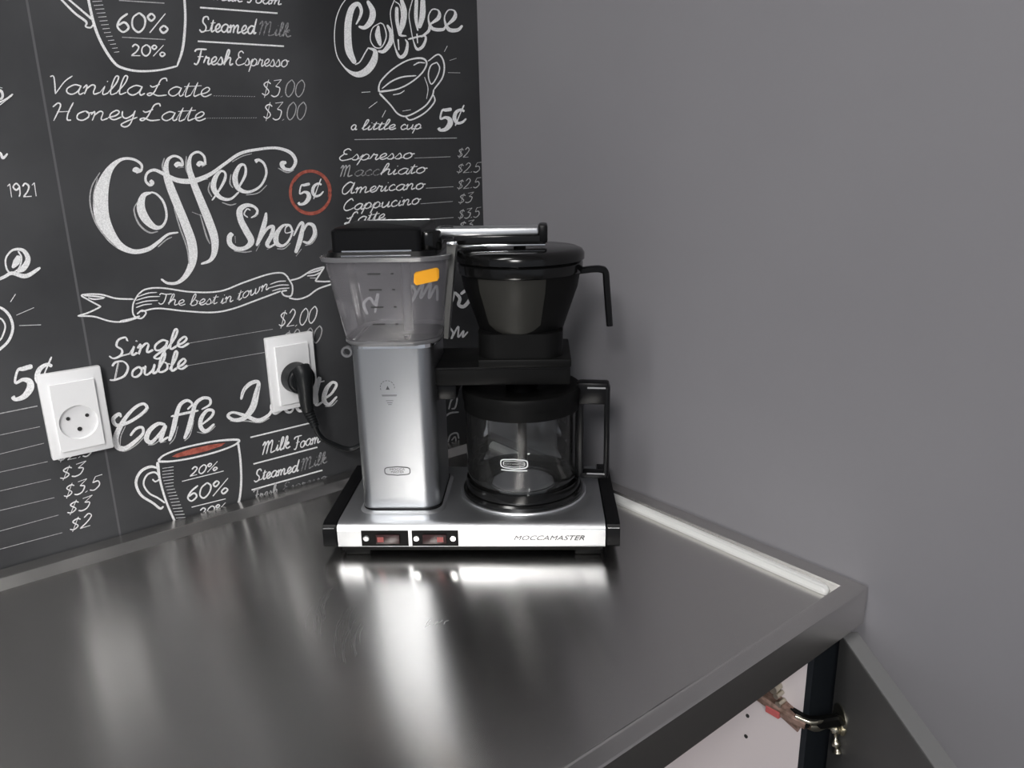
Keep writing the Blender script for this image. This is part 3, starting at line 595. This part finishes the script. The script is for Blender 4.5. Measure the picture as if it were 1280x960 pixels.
# upper hinge: plate on the side panel, arm, cup on the door
def hinge(zc):
    h = empty('hinge', (0, 0, 0), parent=cb)
    pb_ = bmesh.new(); X, Y = .36-.066, .3
    tube(pb_, [(X-.002, Y-.540, zc+.013), (X-.002, Y-.580, zc+.001), (X-.002, Y-.612, zc-.009)], 0, sq=(.0020, .0105), k=0)
    pb_2 = obj('mounting_plate', pb_, m_rust, h)
    a = bmesh.new()
    tube(a, [(X-.008, Y-.545, zc+.008), (X-.010, Y-.57, zc+.004), (X-.008, Y-.60, zc), (X-.004, Y-.618, zc-.002)], 0, sq=(.006, .005), k=4)
    obj('hinge_arm', a, m_rust, h)
    m_ = bmesh.new(); box(m_, X-.0165, X-.0105, Y-.594, Y-.578, zc-.006, zc+.002, bev=.0008, seg=1); obj('red_mark', m_, m_redm, h)
    s = bmesh.new()
    for yy, zz, r in ((-.583, .022, .0048), (-.590, .008, .0034), (-.575, .026, .0036), (-.587, .016, .0030)):
        bmesh.ops.create_cone(s, cap_ends=True, segments=14, radius1=r, radius2=r*.8, depth=.012, matrix=Matrix.Translation((X-.007, Y+yy, zc+zz)) @ Matrix.Rotation(math.pi/2, 4, 'Y'))
    obj('screw', s, m_brass, h, smooth=40)
    k = bmesh.new()
    c0 = Vector((X+.0-.004, Y-.622, zc)); 
    # cross bar and drooping link of the cup
    q0 = Vector((P0.x+.36, P0.y+.3, zc)); nd = Vector((-dv.y, dv.x, 0)); nd = nd if nd.x < 0 else -nd
    cc = q0 + dv*.022 + nd*.0095
    bmesh.ops.create_cone(k, cap_ends=True, segments=24, radius1=.0155, radius2=.0155, depth=.0015, matrix=Matrix.Translation(cc) @ nd.to_track_quat('Z', 'Y').to_matrix().to_4x4())
    tube(k, [c0 + Vector((-.008, .012, .006)), c0 + Vector((0, -.004, .004)), cc + nd*.004 + Vector((0, 0, .004)), cc + nd*.003 + dv*.018 + Vector((0, 0, .006))], .0023, k=4, n=8)
    tube(k, [c0 + Vector((-.002, .0, -.002)), cc + nd*.006 + Vector((0, 0, -.010)), cc + nd*.004 + dv*.004 + Vector((0, 0, -.024)), cc + nd*.002 + dv*.006 + Vector((0, 0, -.034))], lambda t: .0036+.0018*math.sin(t*20), k=6, n=8)
    obj('hinge_cup', k, m_brass, h, smooth=50)
    # mounting block between arm and cup
    g = bmesh.new(); tube(g, [(X-.003, Y-.600, zc-.001), c0 + Vector((.002, 0, 0)), cc + nd*.002], 0, sq=(.0045, .0062), k=3)
    obj('knuckle', g, m_blackm, h)
hinge(CH-.127); hinge(.21)

# ------------------------------------------------------------ wall sockets
def outlet(px_tl, size, label, well=True):
    x, z = px_tl; wd, ht = size
    t = empty('wall_socket', (x+wd/2, -.001, z-ht), 0, label, 'socket', None)
    def loc(bm): return xform(bm, Matrix.Identity(4))
    obj('frame', B(-wd/2, wd/2, -.0095, 0, 0, ht, bev=.0016, seg=2), m_outlet, t, smooth=40)
    f = bmesh.new(); iw, ih, iz = wd*.70, ht*.79, ht*.085
    # inner plate with a recessed round well
    n = 48; cx, cz = .0, ht*.40; R0 = .0195
    yF, yB = -.0125, -.0030
    def sq(a):
        c, s_ = math.cos(a), math.sin(a)
        hw, h1, h0 = iw/2, iz+ih-cz, cz-iz
        tx = hw/abs(c) if abs(c) > 1e-6 else 9; ty = (h1 if s_ > 0 else h0)/abs(s_) if abs(s_) > 1e-6 else 9
        k_ = min(tx, ty); return Vector((c*k_, yF, cz+s_*k_))
    outer = [sq(2*math.pi*i/n) for i in range(n)]
    # exact corners
    for cxx, czz in ((iw/2, iz+ih), (-iw/2, iz+ih), (-iw/2, iz), (iw/2, iz)):
        j = min(range(n), key=lambda i: (outer[i]-Vector((cxx, yF, czz))).length); outer[j] = Vector((cxx, yF, czz))
    circ = lambda r, y: [Vector((r*math.cos(2*math.pi*i/n), y, cz+r*math.sin(2*math.pi*i/n))) for i in range(n)]
    base = [Vector((p.x, -.0088, p.z)) for p in outer]
    if well:
        # the frame behind is covered by a deep-looking cup: ring wall + floor
        loft(f, [base, outer, circ(R0, yF), circ(R0-.001, -.0100)], cap0=False, cap1=False)
        obj('cover_plate', f, m_outlet, t)
        g = bmesh.new(); loft(g, [circ(R0-.001, -.0100), circ(R0-.0022, -.0097), circ(R0-.0035, -.0096)], cap0=False, cap1=True)
        obj('socket_well', g, m_outlet2, t, smooth=60)
        for hx, hz, r in ((-.0095, .0055, .0020), (.0095, .0055, .0020), (0, -.0085, .0024)):
            k = bmesh.new(); bmesh.ops.create_cone(k, cap_ends=True, segments=20, radius1=r, radius2=r, depth=.0012, matrix=Matrix.Translation((hx, -.0098, cz+hz)) @ Matrix.Rotation(math.pi/2, 4, 'X'))
            obj('contact_hole', k, m_hole, t)
    else:
        loft(f, [base, outer], cap0=False); obj('cover_plate', f, m_outlet, t)
    return t, cz
outlet((-.608, CH+.2165), (.0625, .097), 'white wall socket with three open contact holes, left of the plugged one')
so, scz = outlet((-.3545, CH+.217), (.0635, .098), 'white wall socket with the black plug in it, beside the water tank', well=False)

# ------------------------------------------------------------ power cable with plug
pc = Vector((-.3225, -.0115, CH+.217-.098+scz+.004))
plug = empty('power_cord', pc, 0, 'black power cord with round angled plug running behind the coffee machine', 'cord')
k = bmesh.new()
bmesh.ops.create_cone(k, cap_ends=True, segments=40, radius1=.0205, radius2=.0185, depth=.026, matrix=Matrix.Translation((0, -.0130, 0)) @ Matrix.Rotation(math.pi/2, 4, 'X'))
es = [e for e in k.edges if len(e.link_faces) == 2 and any(len(f.verts) > 10 for f in e.link_faces)]
bmesh.ops.bevel(k, geom=es, offset=.004, segments=3, affect='EDGES')
obj('plug_body', k, m_rub, plug, smooth=50)
k = tube(bmesh.new(), [(.0, -.0225, .0150), (.0005, -.0275, .0085), (.001, -.0280, -.008), (.0012, -.0270, -.024), (.003, -.0245, -.040)], lambda t: .0122-.0042*t, n=18)
obj('plug_grip', k, m_rub, plug, smooth=50)
k = bmesh.new()
for i in range(7):
    t_ = i/6; c = Vector((.003+.009*t_, -.0242+.003*t_, -.040-.024*t_))
    bmesh.ops.create_cone(k, cap_ends=True, segments=16, radius1=.0078-.002*t_, radius2=.0070-.002*t_, depth=.0026, matrix=Matrix.Translation(c) @ Matrix.Rotation(-.35, 4, 'Y'))
tube(k, [(.003, -.0242, -.039), (.0125, -.0210, -.066)], .0044, k=0)
obj('strain_relief', k, m_rub, plug, smooth=40)

# ------------------------------------------------------------ coffee machine
A = math.radians(-41)
ORG = Vector((-.3735, -.2078, CH))
cm = empty('coffee_machine', ORG, A, 'silver and black filter coffee machine with glass carafe and clear water tank', 'coffee machine')
mw = Matrix.Translation(ORG) @ Matrix.Rotation(A, 4, 'Z')
def part(name, bm, m, parent=None, smooth=40, uv=False, label=None):
    o = obj(name, bm, m, parent or cm, smooth, uv)
    if label: o['label'] = label
    return o
# rings of cable, in world then relative to the cord
def wc(u, v, z): return mw @ Vector((u, v, z)) - pc
cable = [(.0120, -.0212, -.064), (.0180, -.0188, -.0800), (.0310, -.0186, -.0940), (.0620, -.0235, -.1100), tuple(wc(.010, .196, .075)), tuple(wc(.025, .186, .045)), tuple(wc(.040, .1745, .030))]
obj('cable', tube(bmesh.new(), cable, .0036, n=10), m_rub, plug, smooth=60)

# base: aluminium channel front and top
bt = loft(bmesh.new(), [[Vector((u, v, z)) for v, z in ((.0, .0125), (-.0005, .030), (.0, .0345), (.0025, .0375), (.006, .0392), (.012, .040), (.168, .040), (.170, .038), (.170, .0125))] for u in (.001, .301)])
part('base_housing', bt, m_alu_top, smooth=50)
fr = loft(bmesh.new(), [[Vector((u, v, z)) for v, z in ((-.0012, .0135), (-.0018, .0145), (-.0018, .0325), (-.0008, .0338), (.001, .0338), (.001, .0135))] for u in (.0015, .3005)])
part('front_fascia', fr, m_alu, smooth=30)
part('underside', B(.004, .298, .004, .168, .006, .0125), m_blackm)
for sx, n_ in ((-.0145, 0), (.3025, 1)):
    x0, x1 = (sx, sx+.0145)
    r_ = loft(bmesh.new(), [[Vector((x, v, z)) for v, z in ((.000, .0125), (-.0035, .016), (-.0035, .034), (.0, .0395), (.006, .0415), (.172, .0415), (.174, .038), (.174, .0125))] for x in (x0, x1)])
    part('side_rail', r_, m_black, smooth=35)
    part('rail_trim', B(x0+.001, x1-.001, -.0045, -.0032, .0365, .0375), m_chrome)
for u, v in ((.022, .016), (.282, .016), (.022, .150), (.282, .150)):
    f = bmesh.new(); box(f, u-.0145, u+.0145, v-.012, v+.012, 0.0, .0062, bev=.002)
    part('foot', f, m_blackm)
# raised lip around the tower and the hot plate
part('tower_foot', loft(bmesh.new(), [rrect(.0195, .1185, .0255, .148, .0400, .018), rrect(.022, .116, .029, .146, .0425, .018)]), m_alu_top, smooth=60)
part('tower_gasket', loft(bmesh.new(), [rrect(.0225, .1145, .0305, .145, .0425, .017), rrect(.0225, .1145, .0305, .145, .0445, .017)]), m_black)
tw = [rrect(.0235, .1135, .0325, .142, z, .016, 8, rr=(.016, .016, .012, .019)) for z in (.0445, .238)]
tower = part('tower', loft(bmesh.new(), tw), m_tower, smooth=60)
part('tower_back', B(.034, .104, .140, .156, .0405, .236, bev=.003), m_black)
# prints on the tower
def flat_text(body, size, u, v, z, m, name, parent, shear=0, sx=1., align='CENTER'):
    cu = bpy.data.curves.new(name, 'FONT'); cu.body = body; cu.size = size; cu.align_x = align; cu.shear = shear; cu.extrude = .00005; cu.resolution_u = 3
    o0 = bpy.data.objects.new('tmp', cu); COL.objects.link(o0)
    dg = bpy.context.evaluated_depsgraph_get(); me = bpy.data.meshes.new_from_object(o0.evaluated_get(dg))
    bpy.data.objects.remove(o0)
    me.transform(Matrix.Translation((u, v, z)) @ Matrix.Rotation(math.pi/2, 4, 'X') @ Matrix.Diagonal((sx, 1, 1, 1)))
    o = bpy.data.objects.new(name, me); COL.objects.link(o); me.materials.clear(); me.materials.append(m); o.parent = parent
    return o
def lozenge(bm, cu_, cz, hw, hh, y, th, wrap=None):
    """outlined badge: a ring of 8 corners with pointed middle"""
    n = 40; out = []
    for s_ in (1, 1-th/hh):
        rg = []
        for i in range(n):
            a = 2*math.pi*i/n
            c, s = math.cos(a), math.sin(a)
            x = hw*math.copysign(abs(c)**.45, c)*(1 if s_ == 1 else 1-th/hw); z = hh*math.copysign(abs(s)**.55, s)*(s_) 
            z += (.10*hh*(1-min(1, abs(x)/(hw*.35))) * (1 if s > 0 else -1))*1.2
            rg.append(Vector((cu_+x, y, cz+z)))
        out.append(rg)
    R_ = [[bm.verts.new(wrap(p) if wrap else p) for p in r] for r in out]
    for i in range(n): bm.faces.new((R_[0][i], R_[0][(i+1) % n], R_[1][(i+1) % n], R_[1][i]))
    return bm
bd = part('badge', lozenge(bmesh.new(), .067, .0905, .0150, .0052, .0323, .0011), m_ink, tower, None)
flat_text('MOCCA', .0038, .067, .0323, .0912, m_ink, 'badge_lettering', tower, sx=1.25)
flat_text('MASTER', .0038, .067, .0323, .0880, m_ink, 'badge_lettering', tower, sx=1.1)
k = bmesh.new()
for i in range(9):
    a0, a1 = math.radians(200-i*24), math.radians(200-i*24-15)
    p = lambda a, r: Vector((.062+r*math.cos(a), .0323, .1895+r*math.sin(a)))
    k.faces.new([k.verts.new(q) for q in (p(a0, .0082), p(a1, .0082), p(a1, .0076), p(a0, .0076))])
k.faces.new([k.verts.new(Vector(q)) for q in ((.0600, .0323, .1870), (.0645, .0323, .1870), (.0622, .0323, .1915))])
for z, w_ in ((.1805, .0085), (.1795, .0080), (.1740, .004), (.1715, .003), (.1695, .002)):
    k.faces.new([k.verts.new(Vector(q)) for q in ((.0635-w_, .0323, z), (.0635+w_, .0323, z), (.0635+w_, .0323, z+.0006), (.0635-w_, .0323, z+.0006))])
part('warning_print', k, m_ink, tower, None)
# switches in the fascia
for i, (u0, u1) in enumerate(((.0285, .0815), (.0855, .1375))):
    sp = part('switch_plate', B(u0, u1, -.0024, -.0016, .0143, .0333), m_blackm)
    uc = (u0+u1)/2 + (.0035 if i == 0 else -.0005)
    part('rocker', B(uc-.0135, uc+.0135, -.0048, -.0023, .0178, .0290, bev=.0008), m_switch, sp)
    part('switch_mark', B(*((uc-.0115, uc-.0045) if i == 0 else (uc+.003, uc+.010)), -.0052, -.0047, .0205, .0265), m_swred, sp)
    for su in ((u0+.0055,) if i == 0 else (u0+.0050, u1-.0058)):
        k = bmesh.new(); bmesh.ops.create_cone(k, cap_ends=True, segments=20, radius1=.0038, radius2=.0030, depth=.0018, matrix=Matrix.Translation((su, -.0030, .0238)) @ Matrix.Rotation(math.pi/2, 4, 'X'))
        part('screw', k, m_chrome if i else m_alu, sp)
flat_text('MOCCAMASTER', .0082, .238, -.0022, .0212, m_ink, 'fascia_lettering', cm, shear=.35, sx=1.32)

# hot plate and carafe
CU, CV = .208, .097
part('hot_plate_ring', lathe(bmesh.new(), [(.0765, .0402), (.0755, .0420), (.0735, .0422), (.0700, .0415)], CU, CV, 64), m_alu_top, smooth=50)
part('hot_plate', lathe(bmesh.new(), [(.0728, .0418), (.0728, .0462), (.0708, .0484), (.0660, .0486)], CU, CV, 64), m_gloss, smooth=40)
# carafe glass (thin wall, rounded foot)
prof = [(.001, .0515), (.040, .0512), (.0600, .0530), (.0660, .0600), (.0672, .0720), (.0672, .150), (.0665, .1640), (.0650, .1685)]
glass = part('carafe_glass', lathe(bmesh.new(), prof, CU, CV, 72, cap0=True, cap1=False), m_glass, smooth=60)
part('glass_bottom_ring', lathe(bmesh.new(), [(.0440, .0518), (.0430, .0535), (.0405, .0535), (.0400, .0518)], CU, CV, 60, cap0=False, cap1=False), m_glass, glass, smooth=60)
part('carafe_foot', lathe(bmesh.new(), [(.0555, .0485), (.0690, .0487), (.0694, .0530), (.0684, .0600), (.0676, .0600), (.0675, .0530), (.0560, .0510)], CU, CV, 72, closed=True, cap0=False, cap1=False), m_gloss, smooth=50)
lid = part('carafe_lid', lathe(bmesh.new(), [(.0655, .1600), (.0700, .1605), (.0705, .1700), (.0690, .1735), (.0640, .1745), (.0420, .1690), (.0200, .1670)], CU, CV, 72), m_blackm, smooth=40)
part('lid_funnel', lathe(bmesh.new(), [(.018, .1675), (.020, .178), (.016, .180), (.012, .172), (.010, .1675)], CU, CV, 32), m_black, lid)
part('mixing_tube', lathe(bmesh.new(), [(.0055, .160), (.0055, .0750), (.0070, .0740), (.0070, .0700), (.0045, .0700)], CU, CV-.004, 20), m_black, lid)
# band of the glass and the D-shaped handle
part('collar_band', lathe(bmesh.new(), [(.0675, .1480), (.0686, .1480), (.0686, .1610), (.0675, .1610)], CU, CV, 72, closed=True, cap0=False, cap1=False), m_blackm, smooth=40)
HA = math.radians(-6)
Mh = Matrix.Translation((CU, CV, 0)) @ Matrix.Rotation(HA, 4, 'Z')
hb = bmesh.new()
box(hb, .0655, .0735, -.007, .007, .060, .178, bev=.0015)
box(hb, .0655, .1030, -.009, .009, .1520, .1790, bev=.0035)
box(hb, .0975, .1040, -.009, .009, .062, .1740, bev=.0025)
box(hb, .0700, .1030, -.008, .008, .060, .0665, bev=.0015)
part('carafe_handle', xform(hb, Mh), m_black, smooth=40)
for q_ in ((.078, .099, -.0096, -.0088, .1722, .1740), (.078, .100, -.0086, -.0078, .0655, .0670)):
    part('handle_trim', xform(B(*q_), Mh), m_inkl, smooth=None)
# badge on the glass
RG = .0676
def wrapg(p):
    a = (p.x-CU)/RG - math.pi/2 - .12
    return Vector((CU+RG*math.cos(a), CV+RG*math.sin(a), p.z))
k = lozenge(bmesh.new(), CU-.000, .0990, .0160, .0058, 0, .0013, wrapg)
lozenge(k, CU-.000, .0990, .0128, .0034, 0, .0006, wrapg)
for z in (.0905,):
    n = 12; vs = [[k.verts.new(wrapg(Vector((CU-.0150+.030*i/n, 0, z+dz)))) for i in range(n+1)] for dz in (0, .0014)]
    for i in range(n): k.faces.new((vs[0][i], vs[0][i+1], vs[1][i+1], vs[1][i]))
part('glass_badge', k, m_wprint, glass, None)
o = flat_text('MOCCAMASTER', .0036, CU, 0, .0977, m_wprint, 'badge_lettering', glass, sx=.95)
for v_ in o.data.vertices: v_.co = wrapg(Vector((v_.co.x, 0, v_.co.z)))

# bracket that carries the basket
br = bmesh.new()
box(br, .1045, .2640, .052, .150, .1850, .2060, bev=.002)
part('basket_bracket', br, m_blackm)
part('bracket_edge', B(.112, .2635, .0510, .0525, .2035, .2065, bev=.0005, seg=1), m_black)
part('bracket_block', B(.104, .135, .060, .130, .166, .186, bev=.002), m_black)
# filter basket: conical body, stepped holder, lid, handle
BV = .100; BU = .209
cone = [(.0480, .2080), (.0480, .2340), (.0485, .2420), (.0560, .2640), (.0650, .2900), (.0680, .3070)]
rings = []
bb = bmesh.new()
rings = [rrect(BU-.0480, BU+.0470, BV-.0500, BV+.045, z, .022) for z in (.2062, .2435)]
loft(bb, rings); box(bb, BU-.0475, BU+.0560, BV-.053, BV+.05, .2062, .2160, bev=.002)
part('basket_holder', bb, m_blackm)
body = part('basket_body', lathe(bmesh.new(), cone, BU, BV, 72), m_blackm, smooth=50)
def cr(z):
    for (r0, z0), (r1, z1) in zip(cone, cone[1:]):
        if z0 <= z <= z1: return r0+(r1-r0)*(z-z0)/(z1-z0)
wn = bmesh.new(); zs = [.2435, .247, .2535, .264, .277, .290, .3055]; ex = [.45, .75, 1, 1, 1, 1, 1]
wr = [[wn.verts.new(Vector((BU+(cr(z)+.0005)*math.cos(a_), BV+(cr(z)+.0005)*math.sin(a_), z))) for a_ in [math.radians(-98 + e_*(-33+66*i/14)) for i in range(15)]] for z, e_ in zip(zs, ex)]
for a, b in zip(wr, wr[1:]):
    for i in range(14): wn.faces.new((a[i], a[i+1], b[i+1], b[i]))
part('basket_window', wn, m_smoke, body, 60, label='lighter smoked window of the basket')
part('basket_rim', lathe(bmesh.new(), [(.0660, .3055), (.0700, .3065), (.0708, .3090), (.0708, .3170), (.0690, .3190), (.0640, .3190)], BU, BV, 72), m_gloss, smooth=40)
bl = part('basket_lid', lathe(bmesh.new(), [(.0700, .3190), (.0725, .3205), (.0725, .3270), (.0700, .3310), (.0640, .3335), (.030, .3345), (.001, .3345)], BU, BV, 72), m_gloss, smooth=50)
hd = tube(bmesh.new(), [(BU+.064, BV-.008, .3065), (BU+.080, BV-.009, .3085), (BU+.090, BV-.010, .3085), (BU+.0955, BV-.010, .3050), (BU+.0970, BV-.010, .290), (BU+.0995, BV-.010, .262), (BU+.1010, BV-.010, .2440)], 0, sq=(.0055, .0036), k=5)
part('basket_handle', hd, m_black, smooth=50)
# water tank: flared clear box, thick edges
def tk(z, e=0):
    t_ = (z-.236)/(.333-.236)
    x0 = .0165 + t_*(.0015-.0165); x1 = .1200 + t_*(.1345-.1200); y0 = .030 + t_*(.0155-.030); y1 = .147 + t_*(.160-.147)
    return rrect(x0+e, x1-e, y0+e, y1-e, z, .022, 8, rr=(.022, .022, .026, .030))
tank = part('water_tank', loft(bmesh.new(), [tk(.2380, .001), tk(.2410), tk(.26), tk(.29), tk(.3325)], cap0=True, cap1=False), m_tank, smooth=60)
part('tank_rim', loft(bmesh.new(), [tk(.3290, -.0002), tk(.3295, -.0030), tk(.3335, -.0034), tk(.3345, -.0015), tk(.3340, .0015), tk(.3295, .0015)], closed=True), m_tankrim, smooth=60)
part('tank_base_rim', loft(bmesh.new(), [tk(.2350, .0075), tk(.2362, .0005), tk(.2398, -.0010), tk(.2420, -.0005), tk(.2422, .0030), tk(.2385, .0040)], closed=True), m_tankrim, smooth=60)
part('tank_seat', loft(bmesh.new(), [rrect(.0225, .1145, .0315, .143, .2335, .016), rrect(.0225, .1145, .0315, .143, .2375, .016)]), m_chrome, smooth=50)
part('tank_clip', xform(lathe(bmesh.new(), [(.0040, -.003), (.0062, -.003), (.0062, .003), (.0040, .003)], 0, 0, 24, closed=True), Matrix.Translation((.0185, .040, .2290)) @ Matrix.Rotation(math.pi/2, 4, 'X')), m_tankrim)
# fin of clear plastic at the right side of the tank and the riser inside it
fn = loft(bmesh.new(), [[Vector(p) for p in ((.1235, .060, .238), (.1285, .056, .238), (.1295, .066, .238), (.1245, .070, .238))], [Vector(p) for p in ((.1325, .050, .343), (.1425, .046, .343), (.1435, .056, .343), (.1335, .060, .343))]])
part('tank_side_fin', fn, mat('smoked_grey_plastic', (.13, .13, .125), .35))
part('fin_cap', B(.1325, .1435, .045, .060, .3425, .3455, bev=.001), m_chrome)
part('riser_tube', lathe(bmesh.new(), [(.0055, .240), (.0055, .336)], .078, .098, 24, cap0=False, cap1=False), m_tankrim, tank, smooth=60)
part('float_valve', lathe(bmesh.new(), [(.0035, .2400), (.0035, .2440)], .084, .052, 16), m_hole, tank)
# level marks
k = bmesh.new()
def tkf(z): return (z-.236)/(.333-.236)
for i, z in enumerate((.262, .281, .300, .317)):
    y = .030+tkf(z)*(.0155-.030)-.0004
    for a_, b_ in ((.052, .0655), (.0765, .0795)):
        k.faces.new([k.verts.new(Vector(q)) for q in ((a_, y, z-.0007), (b_, y, z-.0007), (b_, y, z+.0007), (a_, y, z+.0007))])
part('level_marks', k, m_hole, tank, None)
st = bmesh.new()
z0, z1 = .3045, .3205
y_ = lambda z: .030+tkf(z)*(.0155-.030)-.0006
pts = [(.1000, z0+.003), (.1020, z0+.0003), (.1030, z0), (.1240, z0+.0035), (.1258, z0+.0065), (.1262, z1-.001), (.1250, z1+.001), (.1235, z1+.0015), (.1030, z1-.0020), (.1012, z1-.004)]
# follow the rounded corner a little
yy = lambda u, z: y_(z) + (max(0, u-.1065)**2)*22
lo = [Vector((u, yy(u, z), z)) for u, z in pts]
lo = [p + Vector((0, -.0009, 0)) for p in lo]
hi = [p + Vector((0, -.0003, 0)) for p in lo]
loft(st, [lo, hi]); part('price_sticker', st, m_orange, tank, None, label='blank orange price sticker')
# tank lid: black, stepped, bevelled
ld = bmesh.new()
loft(ld, [rrect(.004, .124, .024, .154, .3335, .018), rrect(.006, .122, .026, .152, .3385, .018)])
loft(ld, [rrect(.0125, .108, .030, .150, .3385, .006), rrect(.0125, .108, .030, .150, .3600, .006), rrect(.0150, .1060, .036, .146, .3625, .006)])
part('tank_lid', ld, m_black, smooth=30)
part('lid_trim', B(.024, .0975, .0235, .0250, .3340, .3356), m_chrome)
part('lid_trim', B(.024, .0975, .0285, .0300, .3388, .3400), m_chrome)
part('lid_trim', B(.030, .102, .1440, .1455, .3622, .3634), m_chrome)
kb = xform(lathe(bmesh.new(), [(.0135, -.010), (.0145, -.008), (.0145, .008), (.0135, .010)], 0, 0, 28), Matrix.Translation((.1120, .055, .3470)))
part('outlet_elbow', kb, m_gloss, smooth=40)
# outlet arm: polished strip over black channel
am = empty('outlet_arm', (0, 0, 0), parent=cm)
part('arm_top', B(.117, .2310, .070, .102, .3485, .3580, bev=.003, seg=3), m_alu_top, am)
part('arm_channel', B(.138, .2340, .0695, .102, .3400, .3488, bev=.0008), m_gloss, am)
part('arm_lip', B(.136, .2375, .0680, .104, .3375, .3398, bev=.0006), m_chrome, am)
part('arm_end', B(.2300, .2400, .069, .103, .3400, .3600, bev=.0025), m_black, am)
part('arm_bend', tube(bmesh.new(), [(.116, .086, .3400), (.118, .086, .3480), (.124, .086, .3525), (.136, .086, .3520)], .0075, n=16), m_chrome, am, smooth=60)
part('outlet_nozzle', lathe(bmesh.new(), [(.007, .3340), (.007, .3380)], .209, .086, 20), m_black, am)
